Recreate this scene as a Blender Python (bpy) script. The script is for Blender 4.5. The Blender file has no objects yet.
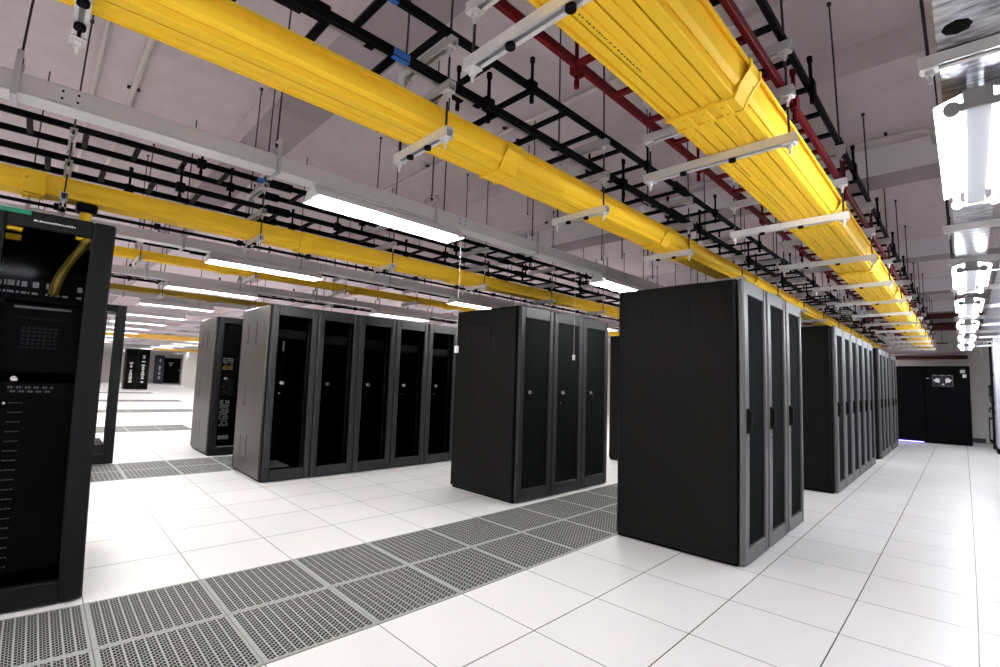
import bpy, math, random
from mathutils import Matrix, Vector
random.seed(7)
SC = bpy.context.scene
COL = SC.collection
T = 0.6                                  # floor tile
ORD = ['first', 'second', 'third', 'fourth', 'fifth', 'sixth', 'seventh', 'eighth', 'ninth', 'tenth', 'eleventh', 'twelfth',
       'thirteenth', 'fourteenth', 'fifteenth', 'sixteenth', 'seventeenth', 'eighteenth', 'nineteenth', 'twentieth']

# ------------------------------------------------------------------ materials
def new_mat(name):
    m = bpy.data.materials.new(name); m.use_nodes = True
    return m, m.node_tree, m.node_tree.nodes['Principled BSDF']

def mat(name, rgb, rough=0.5, metal=0.0, spec=0.5, noise=0.0, nscale=30.0, bump=0.0, coat=0.0):
    m, nt, b = new_mat(name)
    b.inputs['Base Color'].default_value = (*rgb, 1)
    b.inputs['Roughness'].default_value = rough
    b.inputs['Metallic'].default_value = metal
    b.inputs['Specular IOR Level'].default_value = spec
    b.inputs['Coat Weight'].default_value = coat
    if noise or bump:
        tc = nt.nodes.new('ShaderNodeTexCoord')
        n = nt.nodes.new('ShaderNodeTexNoise'); n.inputs['Scale'].default_value = nscale; n.inputs['Detail'].default_value = 3
        nt.links.new(tc.outputs['Object'], n.inputs['Vector'])
        if noise:
            r = nt.nodes.new('ShaderNodeMapRange')
            r.inputs['From Min'].default_value = 0.3; r.inputs['From Max'].default_value = 0.7
            r.inputs['To Min'].default_value = 1 - noise; r.inputs['To Max'].default_value = 1 + noise
            nt.links.new(n.outputs['Fac'], r.inputs['Value'])
            mx = nt.nodes.new('ShaderNodeVectorMath'); mx.operation = 'SCALE'
            mx.inputs[0].default_value = rgb
            nt.links.new(r.outputs[0], mx.inputs['Scale'])
            nt.links.new(mx.outputs[0], b.inputs['Base Color'])
        if bump:
            bp = nt.nodes.new('ShaderNodeBump'); bp.inputs['Strength'].default_value = bump; bp.inputs['Distance'].default_value = 0.002
            nt.links.new(n.outputs['Fac'], bp.inputs['Height']); nt.links.new(bp.outputs[0], b.inputs['Normal'])
    return m

def emit(name, rgb, strength):
    m = bpy.data.materials.new(name); m.use_nodes = True
    nt = m.node_tree; nt.nodes.clear()
    e = nt.nodes.new('ShaderNodeEmission'); o = nt.nodes.new('ShaderNodeOutputMaterial')
    e.inputs[0].default_value = (*rgb, 1); e.inputs[1].default_value = strength
    nt.links.new(e.outputs[0], o.inputs[0])
    return m

class NB:                                 # tiny node-expression builder
    def __init__(s, nt): s.nt = nt
    def __call__(s, op, a, b=None, c=None):
        n = s.nt.nodes.new('ShaderNodeMath'); n.operation = op
        for i, v in enumerate((a, b, c)):
            if v is None: continue
            if isinstance(v, (int, float)): n.inputs[i].default_value = v
            else: s.nt.links.new(v, n.inputs[i])
        return n.outputs[0]

def floor_mat():
    m, nt, b = new_mat('white_laminate_tiles')
    N = NB(nt)
    tc = nt.nodes.new('ShaderNodeTexCoord'); sp = nt.nodes.new('ShaderNodeSeparateXYZ')
    nt.links.new(tc.outputs['Object'], sp.inputs[0])
    def dist(o, off):
        f = N('FRACT', N('DIVIDE', N('ADD', o, off), T))
        return N('MULTIPLY', N('SUBTRACT', 0.5, N('ABSOLUTE', N('SUBTRACT', f, 0.5))), T)
    dx = dist(sp.outputs[0], 60.0); dy = dist(sp.outputs[1], 60.0)
    lx = N('LESS_THAN', dx, 0.0034); ly = N('LESS_THAN', dy, 0.0028)
    ly = N('MULTIPLY', ly, 0.9)
    line = N('MAXIMUM', lx, ly)
    n1 = nt.nodes.new('ShaderNodeTexNoise'); n1.inputs['Scale'].default_value = 140; n1.inputs['Detail'].default_value = 2
    n2 = nt.nodes.new('ShaderNodeTexNoise'); n2.inputs['Scale'].default_value = 1.3; n2.inputs['Detail'].default_value = 4
    # per-tile tone
    wn = nt.nodes.new('ShaderNodeTexWhiteNoise'); wn.noise_dimensions = '2D'
    cmb = nt.nodes.new('ShaderNodeCombineXYZ')
    nt.links.new(N('FLOOR', N('DIVIDE', N('ADD', sp.outputs[0], 60.0), T)), cmb.inputs[0])
    nt.links.new(N('FLOOR', N('DIVIDE', N('ADD', sp.outputs[1], 60.0), T)), cmb.inputs[1])
    nt.links.new(cmb.outputs[0], wn.inputs['Vector'])
    for n in (n1, n2): nt.links.new(tc.outputs['Object'], n.inputs['Vector'])
    tone = N('ADD', N('MULTIPLY', N('SUBTRACT', n1.outputs['Fac'], 0.5), 0.16), N('MULTIPLY', N('SUBTRACT', n2.outputs['Fac'], 0.5), 0.10))
    tone = N('ADD', tone, N('MULTIPLY', N('SUBTRACT', wn.outputs['Value'], 0.5), 0.05))
    tone = N('ADD', tone, 1.0)
    sc = nt.nodes.new('ShaderNodeVectorMath'); sc.operation = 'SCALE'; sc.inputs[0].default_value = (0.80, 0.79, 0.785)
    nt.links.new(tone, sc.inputs['Scale'])
    mx = nt.nodes.new('ShaderNodeMix'); mx.data_type = 'RGBA'
    nt.links.new(line, mx.inputs['Factor']); nt.links.new(sc.outputs[0], mx.inputs['A'])
    mx.inputs['B'].default_value = (0.055, 0.045, 0.04, 1)
    nt.links.new(mx.outputs['Result'], b.inputs['Base Color'])
    b.inputs['Roughness'].default_value = 0.34
    b.inputs['Specular IOR Level'].default_value = 0.3
    return m

def vent_mat():
    m, nt, b = new_mat('perforated_steel_tile')
    N = NB(nt)
    tc = nt.nodes.new('ShaderNodeTexCoord'); sp = nt.nodes.new('ShaderNodeSeparateXYZ')
    nt.links.new(tc.outputs['Object'], sp.inputs[0])
    x, y = sp.outputs[0], sp.outputs[1]
    v = N('FRACT', N('DIVIDE', N('ADD', y, 6.0 * 0.0472 + 0.283), 0.0472))
    band = N('GREATER_THAN', v, 0.15)
    rr = N('MULTIPLY', N('DIVIDE', N('SUBTRACT', v, 0.15), 0.85), 3.0)
    row = N('FLOOR', rr); fr = N('FRACT', rr)
    rm = N('MULTIPLY', N('GREATER_THAN', fr, 0.08), N('LESS_THAN', fr, 0.94))
    xs = N('FRACT', N('ADD', N('DIVIDE', N('ADD', x, 6.0), 0.028), N('MULTIPLY', row, 0.37)))
    slot = N('LESS_THAN', xs, 0.78)
    inx = N('LESS_THAN', N('ABSOLUTE', x), 0.280); iny = N('LESS_THAN', N('ABSOLUTE', y), 0.283)
    hole = N('MULTIPLY', N('MULTIPLY', band, rm), N('MULTIPLY', slot, N('MULTIPLY', inx, iny)))
    mx = nt.nodes.new('ShaderNodeMix'); mx.data_type = 'RGBA'
    nt.links.new(hole, mx.inputs['Factor'])
    mx.inputs['A'].default_value = (0.36, 0.37, 0.355, 1); mx.inputs['B'].default_value = (0.003, 0.003, 0.003, 1)
    nt.links.new(mx.outputs['Result'], b.inputs['Base Color'])
    b.inputs['Roughness'].default_value = 0.6
    b.inputs['Specular IOR Level'].default_value = 0.12
    return m

def mesh_door_mat():
    m, nt, b = new_mat('perforated_black_mesh')
    N = NB(nt)
    tc = nt.nodes.new('ShaderNodeTexCoord'); sp = nt.nodes.new('ShaderNodeSeparateXYZ')
    nt.links.new(tc.outputs['Object'], sp.inputs[0])
    a = N('FRACT', N('DIVIDE', N('ADD', sp.outputs[1], 6.0), 0.008)); c = N('FRACT', N('DIVIDE', N('ADD', sp.outputs[2], 6.0), 0.008))
    d = N('ADD', N('POWER', N('SUBTRACT', a, 0.5), 2.0), N('POWER', N('SUBTRACT', c, 0.5), 2.0))
    hole = N('LESS_THAN', d, 0.13)
    mx = nt.nodes.new('ShaderNodeMix'); mx.data_type = 'RGBA'
    nt.links.new(hole, mx.inputs['Factor'])
    mx.inputs['A'].default_value = (0.0065, 0.0065, 0.007, 1); mx.inputs['B'].default_value = (0.002, 0.004, 0.004, 1)
    nt.links.new(mx.outputs['Result'], b.inputs['Base Color'])
    b.inputs['Roughness'].default_value = 0.8
    b.inputs['Specular IOR Level'].default_value = 0.03
    return m

def glass_mat():
    m = bpy.data.materials.new('smoked_glass'); m.use_nodes = True
    nt = m.node_tree; nt.nodes.clear()
    o = nt.nodes.new('ShaderNodeOutputMaterial')
    tr = nt.nodes.new('ShaderNodeBsdfTransparent'); tr.inputs[0].default_value = (0.62, 0.62, 0.64, 1)
    gl = nt.nodes.new('ShaderNodeBsdfGlossy'); gl.inputs['Roughness'].default_value = 0.08; gl.inputs[0].default_value = (0.8, 0.8, 0.8, 1)
    fr = nt.nodes.new('ShaderNodeFresnel'); fr.inputs[0].default_value = 1.45
    mx = nt.nodes.new('ShaderNodeMixShader')
    N = NB(nt)
    nt.links.new(N('MULTIPLY', fr.outputs[0], 0.025), mx.inputs[0])
    nt.links.new(tr.outputs[0], mx.inputs[1]); nt.links.new(gl.outputs[0], mx.inputs[2]); nt.links.new(mx.outputs[0], o.inputs[0])
    return m

def galv_mat():
    m, nt, b = new_mat('galvanised_steel')
    tc = nt.nodes.new('ShaderNodeTexCoord')
    n = nt.nodes.new('ShaderNodeTexNoise'); n.inputs['Scale'].default_value = 6; n.inputs['Detail'].default_value = 6
    mp = nt.nodes.new('ShaderNodeMapping'); mp.inputs['Scale'].default_value = (1.5, 6, 3)
    nt.links.new(tc.outputs['Object'], mp.inputs[0]); nt.links.new(mp.outputs[0], n.inputs['Vector'])
    cr = nt.nodes.new('ShaderNodeValToRGB')
    cr.color_ramp.elements[0].position = 0.36; cr.color_ramp.elements[0].color = (0.16, 0.16, 0.18, 1)
    cr.color_ramp.elements[1].position = 0.62; cr.color_ramp.elements[1].color = (0.60, 0.60, 0.64, 1)
    nt.links.new(n.outputs['Fac'], cr.inputs[0]); nt.links.new(cr.outputs[0], b.inputs['Base Color'])
    b.inputs['Metallic'].default_value = 0.85; b.inputs['Roughness'].default_value = 0.3
    return m

M = {}
M['floor'] = floor_mat()
M['vent'] = vent_mat()
M['mesh'] = mesh_door_mat()
M['glass'] = glass_mat()
M['galv'] = galv_mat()
M['ceiling'] = mat('mauve_ceiling_paint', (0.63, 0.545, 0.575), 0.85, spec=0.2, noise=0.05, nscale=6, bump=0.15)
M['beam'] = mat('beam_face_lit', (0.92, 0.88, 0.95), 0.8, spec=0.2)  # whitened so the beam faces look lit; light put into the colour
M['soffit_shade'] = mat('beam_soffit_shaded', (0.36, 0.30, 0.325), 0.8, spec=0.2)  # darkened tone, shade under the beams put into the colour
M['wall'] = mat('white_wall_paint', (0.72, 0.70, 0.68), 0.7, spec=0.3, noise=0.02, nscale=3)
M['far_wall'] = mat('warm_wall_paint', (0.74, 0.70, 0.67), 0.7, spec=0.3, noise=0.03, nscale=3)
M['skirting'] = mat('dark_skirting', (0.03, 0.03, 0.03), 0.5)
M['black'] = mat('black_rack_steel', (0.004, 0.004, 0.004), 0.5, spec=0.08, noise=0.08, nscale=300, bump=0.06)
M['panel'] = mat('textured_side_panel', (0.0068, 0.0066, 0.0060), 0.5, spec=0.07, noise=0.12, nscale=260, bump=0.12)
M['panel_grey'] = mat('grey_brown_side_panel', (0.040, 0.036, 0.032), 0.36, spec=0.35, noise=0.10, nscale=260, bump=0.10)
M['frame_grey'] = mat('grey_satin_door_frame', (0.115, 0.115, 0.117), 0.42, metal=0.25, spec=0.35)
M['frame_dark'] = mat('charcoal_door_frame', (0.022, 0.022, 0.024), 0.42, metal=0.1, spec=0.25)
M['frame_black'] = mat('black_door_frame', (0.007, 0.007, 0.008), 0.5, spec=0.1)
M['hole'] = mat('dark_slot', (0.003, 0.003, 0.003), 0.8, spec=0.1)
M['inner'] = mat('rack_interior', (0.008, 0.008, 0.008), 0.6, spec=0.2)
M['chrome'] = mat('bright_metal', (0.75, 0.75, 0.76), 0.25, metal=1.0)
M['steel'] = mat('strut_steel', (0.76, 0.755, 0.76), 0.42, metal=0.35, noise=0.05, nscale=20)
M['rod'] = mat('dark_threaded_rod', (0.03, 0.027, 0.03), 0.45, metal=0.3)
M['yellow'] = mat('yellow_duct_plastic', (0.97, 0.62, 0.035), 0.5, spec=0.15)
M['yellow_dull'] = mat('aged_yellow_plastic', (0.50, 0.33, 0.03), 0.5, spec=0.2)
M['hose'] = mat('dull_yellow_hose', (0.26, 0.19, 0.025), 0.6, spec=0.2)
M['ladder'] = mat('black_ladder_paint', (0.004, 0.0037, 0.004), 0.55, spec=0.07)
M['red'] = mat('red_ladder_paint', (0.11, 0.003, 0.006), 0.5, spec=0.12)
M['red_pipe'] = mat('red_brown_pipe_paint', (0.12, 0.035, 0.027), 0.6, spec=0.2)
M['raceway'] = mat('grey_raceway_paint', (0.72, 0.70, 0.71), 0.45, spec=0.3)
M['white'] = mat('white_enamel', (0.82, 0.82, 0.82), 0.35)
M['lamp_grey'] = mat('pale_grey_enamel', (0.50, 0.50, 0.52), 0.4)
M['lamp_body'] = mat('grey_lamp_body', (0.25, 0.25, 0.265), 0.5)
M['tube'] = emit('lit_tube', (1.0, 0.98, 0.965), 158.0)
M['tube_cool'] = emit('lit_cool_tube', (0.88, 0.92, 1.0), 168.0)
M['blue_glow'] = emit('blue_indicator', (0.22, 0.18, 1.0), 14.0)
M['pipe'] = mat('pale_conduit', (0.62, 0.56, 0.55), 0.5)
M['blue'] = mat('blue_sticker', (0.02, 0.16, 0.55), 0.5)
M['green'] = mat('green_sticker', (0.0, 0.18, 0.09), 0.5)
M['label_white'] = mat('white_print', (0.75, 0.73, 0.72), 0.5)
M['print_dark'] = mat('dark_print', (0.10, 0.06, 0.005), 0.6)
M['server'] = mat('server_grey', (0.055, 0.055, 0.058), 0.5, metal=0.2)
M['reflection_dim'] = mat('dim_reflection_tone', (0.03, 0.03, 0.031), 0.6, spec=0.1)  # grey of the painted reflections behind the glass doors
M['server_lit'] = mat('pale_server_face', (0.62, 0.60, 0.59), 0.45)
M['wire'] = mat('tinned_wire', (0.55, 0.60, 0.68), 0.35, metal=0.5)
M['crac'] = mat('black_cooling_unit', (0.002, 0.002, 0.0028), 0.6, spec=0.04)
M['screen'] = mat('display_glass', (0.01, 0.012, 0.02), 0.15)
M['navy'] = mat('navy_panel', (0.01, 0.012, 0.04), 0.4)
M['cabinet_white'] = mat('bluish_white_panel', (0.66, 0.67, 0.78), 0.4)
M['cable'] = mat('black_cable', (0.01, 0.01, 0.01), 0.5)
M['orange'] = mat('pale_yellow_duct', (0.85, 0.52, 0.10), 0.4)

# ------------------------------------------------------------------ mesh builder
class MB:
    def __init__(s): s.v = []; s.f = []; s.m = []; s.sm = []; s.mats = []
    def mi(s, m):
        if m not in s.mats: s.mats.append(m)
        return s.mats.index(m)
    def add(s, vs, fs, m, smooth=False):
        o = len(s.v); s.v += [tuple(p) for p in vs]; k = s.mi(m)
        for f in fs: s.f.append([i + o for i in f]); s.m.append(k); s.sm.append(smooth)
        return s
    def box(s, x0, x1, y0, y1, z0, z1, m):
        vs = [(x0, y0, z0), (x1, y0, z0), (x1, y1, z0), (x0, y1, z0), (x0, y0, z1), (x1, y0, z1), (x1, y1, z1), (x0, y1, z1)]
        return s.add(vs, [(0, 3, 2, 1), (4, 5, 6, 7), (0, 1, 5, 4), (1, 2, 6, 5), (2, 3, 7, 6), (3, 0, 4, 7)], m)
    def cbox(s, x0, x1, y0, y1, z0, z1, m, c=0.004):
        c = min(c, (x1 - x0) * .45, (y1 - y0) * .45, (z1 - z0) * .45)
        X, Y, Z = (x0, x1), (y0, y1), (z0, z1); vs = []; idx = {}
        for i in (0, 1):
            for j in (0, 1):
                for k in (0, 1):
                    sx, sy, sz = (c, -c)[i], (c, -c)[j], (c, -c)[k]
                    idx[i, j, k, 0] = len(vs); vs.append((X[i], Y[j] + sy, Z[k] + sz))
                    idx[i, j, k, 1] = len(vs); vs.append((X[i] + sx, Y[j], Z[k] + sz))
                    idx[i, j, k, 2] = len(vs); vs.append((X[i] + sx, Y[j] + sy, Z[k]))
        fs = []
        cyc = [(0, 0), (1, 0), (1, 1), (0, 1)]
        for a in (0, 1):
            q = [idx[a, j, k, 0] for j, k in cyc]; fs.append(q if a else q[::-1])
            q = [idx[i, a, k, 1] for i, k in cyc]; fs.append(q[::-1] if a else q)
            q = [idx[i, j, a, 2] for i, j in cyc]; fs.append(q if a else q[::-1])
        for a in (0, 1):
            for b in (0, 1):
                q = [idx[a, b, 0, 0], idx[a, b, 0, 1], idx[a, b, 1, 1], idx[a, b, 1, 0]]; fs.append(q if a != b else q[::-1])
                q = [idx[a, 0, b, 0], idx[a, 1, b, 0], idx[a, 1, b, 2], idx[a, 0, b, 2]]; fs.append(q if a != b else q[::-1])
                q = [idx[0, a, b, 1], idx[0, a, b, 2], idx[1, a, b, 2], idx[1, a, b, 1]]; fs.append(q if a != b else q[::-1])
        for i in (0, 1):
            for j in (0, 1):
                for k in (0, 1):
                    q = [idx[i, j, k, n] for n in range(3)]
                    fs.append(q if (i + j + k) % 2 else q[::-1])
        return s.add(vs, fs, m)
    def cyl(s, p0, p1, r, m, n=10, r1=None, cap=True):
        p0, p1 = Vector(p0), Vector(p1); d = (p1 - p0).normalized()
        a = d.orthogonal().normalized(); b = d.cross(a)
        r1 = r if r1 is None else r1; vs = []
        for i in range(n):
            t = 2 * math.pi * i / n; w = a * math.cos(t) + b * math.sin(t)
            vs.append(p0 + w * r); vs.append(p1 + w * r1)
        s.add(vs, [(2 * i, 2 * ((i + 1) % n), 2 * ((i + 1) % n) + 1, 2 * i + 1) for i in range(n)], m, True)
        if cap:
            s.add([vs[2 * i] for i in range(n)], [tuple(range(n))[::-1]], m)
            s.add([vs[2 * i + 1] for i in range(n)], [tuple(range(n))], m)
        return s
    def tube(s, pts, r, m, n=8):
        pts = [Vector(p) for p in pts]; rings = []; a = None
        for i, p in enumerate(pts):
            d = (pts[min(i + 1, len(pts) - 1)] - pts[max(i - 1, 0)]).normalized()
            a = d.orthogonal().normalized() if a is None else (a - d * a.dot(d)).normalized()
            b = d.cross(a)
            rr = r(i / (len(pts) - 1)) if callable(r) else r
            rings.append([p + (a * math.cos(2 * math.pi * k / n) + b * math.sin(2 * math.pi * k / n)) * rr for k in range(n)])
        vs = [p for g in rings for p in g]; fs = []
        for i in range(len(pts) - 1):
            for k in range(n):
                fs.append((i * n + k, i * n + (k + 1) % n, (i + 1) * n + (k + 1) % n, (i + 1) * n + k))
        s.add(vs, fs, m, True)
        s.add(rings[0], [tuple(range(n))[::-1]], m); s.add(rings[-1], [tuple(range(n))], m)
        return s
    def sheet(s, prof, y0, y1, th, m, axis='y', smooth=False):
        """open profile [(a,z)..] extruded along y (or x), thickened to th"""
        P = [Vector(p) for p in prof]; n = len(P); off = []
        for i in range(n):
            ds = []
            if i > 0: ds.append((P[i] - P[i - 1]).normalized())
            if i < n - 1: ds.append((P[i + 1] - P[i]).normalized())
            d = sum(ds, Vector((0, 0))).normalized()
            nn = Vector((-d.y, d.x)); k = nn.dot(Vector((-ds[0].y, ds[0].x)))
            off.append(P[i] + nn * th / max(k, 0.4))
        loop = P + off[::-1]; L = len(loop)
        mk = (lambda p, t: (p.x, t, p.y)) if axis == 'y' else (lambda p, t: (t, p.x, p.y))
        vs = [mk(p, y0) for p in loop] + [mk(p, y1) for p in loop]
        fs = [(i, (i + 1) % L, L + (i + 1) % L, L + i) for i in range(L)]
        for i in range(n - 1):
            fs.append((i, L - 1 - i, L - 2 - i, i + 1)); fs.append((L + i, L + i + 1, L + L - 2 - i, L + L - 1 - i))
        return s.add(vs, fs, m, smooth)
    def mesh(s, name):
        me = bpy.data.meshes.new(name)
        me.from_pydata(s.v, [], s.f)
        for m in s.mats: me.materials.append(M[m])
        me.polygons.foreach_set('material_index', s.m); me.polygons.foreach_set('use_smooth', s.sm)
        me.update()
        import bmesh
        b = bmesh.new(); b.from_mesh(me); bmesh.ops.recalc_face_normals(b, faces=b.faces); b.to_mesh(me); b.free()
        return me

def link(name, data, parent=None, loc=(0, 0, 0)):
    o = bpy.data.objects.new(name, data); COL.objects.link(o)
    o.location = loc
    if parent: o.parent = parent
    return o
def part(name, mb, parent, label=None, loc=(0, 0, 0)):
    o = link(name, mb.mesh(name) if isinstance(mb, MB) else mb, parent, loc)
    if label: o['label'] = label
    return o
def tag(o, label, cat, group=None, kind=None):
    o['label'] = label; o['category'] = cat
    if group: o['group'] = group
    if kind: o['kind'] = kind
    return o
def thing(name, loc, label, cat, group=None):
    return tag(link(name, None, None, loc), label, cat, group)
def struct(name, mb):
    o = link(name, mb.mesh(name)); o['kind'] = 'structure'; return o
def copy_tree(o, parent=None):
    c = o.copy(); COL.objects.link(c)
    if parent: c.parent = parent
    for ch in KIDS.get(o.name, []) if False else [x for x in o.children]: copy_tree(ch, c)
    return c
KIDS = {}
def dup(o, loc, label, group=None):
    c = copy_tree(o); c.location = loc; c['label'] = label
    if group: c['group'] = group
    return c

# ------------------------------------------------------------------ room shell
ZC = 3.9; ZS = 3.67                     # ceiling slab and its lower bay
XL, XR, YB, YF = -50.0, 3.2, -8.5, 14.9
struct('floor', MB().add([(XL, YB, 0), (XR, YB, 0), (XR, YF, 0), (XL, YF, 0)], [(0, 1, 2, 3)], 'floor'))
struct('ceiling', MB().box(XL, XR, YB, .78, ZC, ZC + .2, 'ceiling').box(XL, XR, .78, YF, ZS, ZC + .2, 'ceiling'))
def top_at(y): return ZC if y < .78 else (3.395 if any(a - .03 < y < b + .03 for a, b in ((2.24, 2.64), (6.05, 6.45), (9.5, 9.9))) else ZS)
struct('wall_back', MB().box(XL, XR, YB - .2, YB, 0, ZC, 'wall'))
struct('wall_front', MB().box(-14.0, XR, YF, YF + .2, 0, ZC, 'far_wall').box(XL, -14.0, YF, YF + .2, 0, ZC, 'wall'))
struct('wall_right', MB().box(XR, XR + .2, YB, YF, 0, ZC, 'wall'))
struct('wall_left', MB().box(XL - .2, XL, YB, YF, 0, ZC, 'wall'))
struct('baseboard_front', MB().cbox(-.2, .40, YF - .02, YF, 0, .12, 'skirting').cbox(.50, XR, YF - .02, YF, 0, .12, 'skirting'))
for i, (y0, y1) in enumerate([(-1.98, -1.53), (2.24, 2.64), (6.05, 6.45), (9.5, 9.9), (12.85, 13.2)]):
    mb = MB().box(XL, XR, y0, y1, 3.395 if i else ZS, ZC if i == 0 else ZS, 'beam'); mb.m[0] = mb.mi('soffit_shade')  # lit tone on the sides, painted shade on the underside
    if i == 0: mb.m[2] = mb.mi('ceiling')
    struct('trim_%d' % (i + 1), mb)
# white pillar block beside the far door
struct('trim_6', MB().box(-41.4, -35.5, 4.62, 6.2, 0, ZS, 'wall'))
# far black door
def far_door():
    o = struct('door_1', MB().cbox(XL, XL + .06, 4.55, 6.1, 0, 2.2, 'black'))
    part('door_sign', MB().box(XL + .061, XL + .065, 5.15, 5.55, 1.72, 1.80, 'label_white').box(XL + .061, XL + .065, 5.25, 5.42, 1.5, 1.66, 'label_white'), o)
    part('door_handle', MB().cyl((XL + .05, 5.98, 1.15), (XL + .12, 5.98, 1.15), .05, 'chrome', 8), o)
far_door()

# ------------------------------------------------------------------ perforated floor tiles
vt = MB()
vt.box(-.297, .297, -.297, .297, 0, .003, 'vent')
vt_mesh = vt.mesh('perforated_floor_tile')
def vent(xc, yc, label, group):
    return tag(link('perforated_floor_tile', vt_mesh, None, (xc, yc, .0004)), label, 'floor tile', group, 'thing')
for i, side in ((-6, 'near the left racks'), (-5, 'nearer the big rack')):
    side = {'near the left racks': 'left column', 'nearer the big rack': 'right column'}[side]
    for n, j in enumerate(range(-6, 5)):
        vent((i + .5) * T, (j + .5) * T, 'grey perforated floor tile in %s of near strip, %s from camera' % (side, ORD[n]), 'perforated tiles of the near strip')
for i, side in ((-14, 'far column'), (-13, 'near column')):
    for n, j in enumerate(range(-6, -1)):
        vent((i + .5) * T, (j + .5) * T, 'grey perforated floor tile in %s of strip behind rack row, %s from left' % (side, ORD[n]), 'perforated tiles of the strip beside the slim rack')
for xx, j0, j1, nm in ((-12.9, -6, -1, 'third strip into the hall'), (-18.0, -5, 1, 'fourth strip into the hall'), (-23.3, -5, 2, 'fifth strip into the hall'), (-30.2, -4, 2, 'farthest strip into the hall')):
    for c, side in ((0, 'far row'), (1, 'near row')):
        for n, j in enumerate(range(j0, j1)):
            vent(xx - .3 + c * T, (j + .5) * T, 'distant perforated floor tile in %s of %s, %s from left' % (side, nm, ORD[n]), 'perforated tiles of distant strips')

# ------------------------------------------------------------------ racks
RH = 2.2; RW = .6; RD = 1.095
def hollow_body(back=True, left=True, right=True):
    b = MB(); x0, x1 = -RD, -.055; h = RW / 2 - .003
    b.cbox(x0, x1, -h, h, 0.0, .07, 'black')                         # plinth
    b.cbox(x0, x1, -h, h, RH - .05, RH, 'black')                     # roof
    if left: b.box(x0, x1, -h, -h + .02, .07, RH - .05, 'black')
    if right: b.box(x0, x1, h - .02, h, .07, RH - .05, 'black')
    if back: b.box(x0, x0 + .02, -h + .02, h - .02, .07, RH - .05, 'inner')
    for y in (-h, h - .04):
        for x in (x0, x1 - .045): b.cbox(x, x + .045, y, y + .04, .07, RH - .05, 'black')
    return b
def frame_door(stl, str_, top, bot, m, gap=.004):
    b = MB(); h = RW / 2 - .005; hr = h - gap; z0, z1 = .012, RH - .003; x0, x1 = -.05, 0
    b.cbox(x0, x1, -h, -h + stl, z0, z1, m, .012)
    b.cbox(x0, x1, hr - str_, hr, z0, z1, m, .008)
    b.cbox(x0, x1 - .004, -h + stl, hr - str_, z1 - top, z1, m, .004)
    b.cbox(x0, x1 - .004, -h + stl, hr - str_, z0, z0 + bot, m, .004)
    return b
def outline(b, x0, x1, z0, z1, y, m, w=.008, d=.004):
    b.box(x0, x1, y - d, y, z1 - w, z1, m).box(x0, x1, y - d, y, z0, z0 + w, m)
    b.box(x0, x0 + w, y - d, y, z0 + w, z1 - w, m).box(x1 - w, x1, y - d, y, z0 + w, z1 - w, m)
def side_plain(pm='panel'):
    b = MB(); y1 = -RW / 2 + .002; y0 = y1 - .03
    b.cbox(-RD + .005, -.056, y0, y1, .03, RH - .008, pm, .012)
    outline(b, -.80, -.46, 1.70, 2.00, y0, pm, .010, .005)
    outline(b, -.80, -.72, .90, 1.18, y0, 'hole', .006, .001)
    outline(b, -.82, -.56, .22, .52, y0, pm, .008, .003)
    b.box(-.82, -.812, y0 - .002, y0, .23, .51, 'hole')
    b.box(-RD + .004, -RD + .02, y0 - .001, y1, .04, RH - .005, 'hole')
    return b
def side_slotted():
    b = MB(); y1 = -RW / 2 + .002; y0 = y1 - .03
    b.cbox(-RD + .005, -.056, y0, y1, .03, RH - .008, 'panel', .012)
    n = 76
    for k in range(n):
        z = .09 + (RH - .17) * k / (n - 1)
        for x in (-RD + .045, -.115): b.box(x, x + .017, y0 - .0008, y0 + .002, z, z + .017, 'hole')
    for k in range(38):
        x = -RD + .08 + (RD - .22) * k / 37
        b.box(x, x + .017, y0 - .0008, y0 + .002, .080, .096, 'hole')
        b.box(x, x + .014, y0 - .0008, y0 + .002, RH - .06, RH - .048, 'hole')
    b.box(-.09, -.086, y0 - .0008, y0 + .002, .06, RH - .02, 'hole')
    b.box(-RD + .03, -RD + .033, y0 - .0008, y0 + .002, .06, RH - .02, 'hole')
    outline(b, -.76, -.42, 1.80, 2.06, y0, 'panel', .006, .004)
    outline(b, -.74, -.42, .94, 1.26, y0, 'panel', .006, .004)
    outline(b, -.70, -.46, 1.10, 1.22, y0, 'panel', .005, .003)
    return b
MESH = {}
MESH['body'] = hollow_body().mesh('body')
MESH['open_body'] = hollow_body(back=False).mesh('open_body')
MESH['side_plain'] = side_plain().mesh('side_panel'); MESH['side_grey'] = side_plain('panel_grey').mesh('side_panel_grey'); MESH['side_slotted'] = side_slotted().mesh('side_panel_slotted')
MESH['frame_grey'] = frame_door(.105, .055, .11, .115, 'frame_grey', .026).mesh('door_frame_grey')
MESH['frame_dark'] = frame_door(.085, .07, .13, .13, 'frame_dark').mesh('door_frame_dark')
MESH['frame_black'] = frame_door(.09, .11, .095, .12, 'frame_black').mesh('door_frame_black')
hh = RW / 2 - .006
MESH['mesh_panel'] = MB().box(-.032, -.018, -hh + .10, hh - .07, .14, RH - .11, 'mesh').mesh('mesh_panel')
MESH['dark_panel'] = MB().box(-.030, -.020, -hh + .08, hh - .065, .15, RH - .13, 'mesh').mesh('dark_panel')
MESH['glass_panel'] = MB().box(-.030, -.024, -hh + .08, hh - .065, .15, RH - .13, 'glass').mesh('glass_panel')
MESH['handle'] = (MB().cbox(0, .018, -hh + .03, -hh + .07, 1.0, 1.19, 'hole', .006).cbox(.016, .034, -hh + .036, -hh + .064, 1.03, 1.17, 'black', .006)).mesh('swing_handle')
MESH['lock'] = MB().cyl((-.001, -hh + .05, .96), (.008, -hh + .05, .96), .010, 'chrome', 10).mesh('lock')
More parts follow.
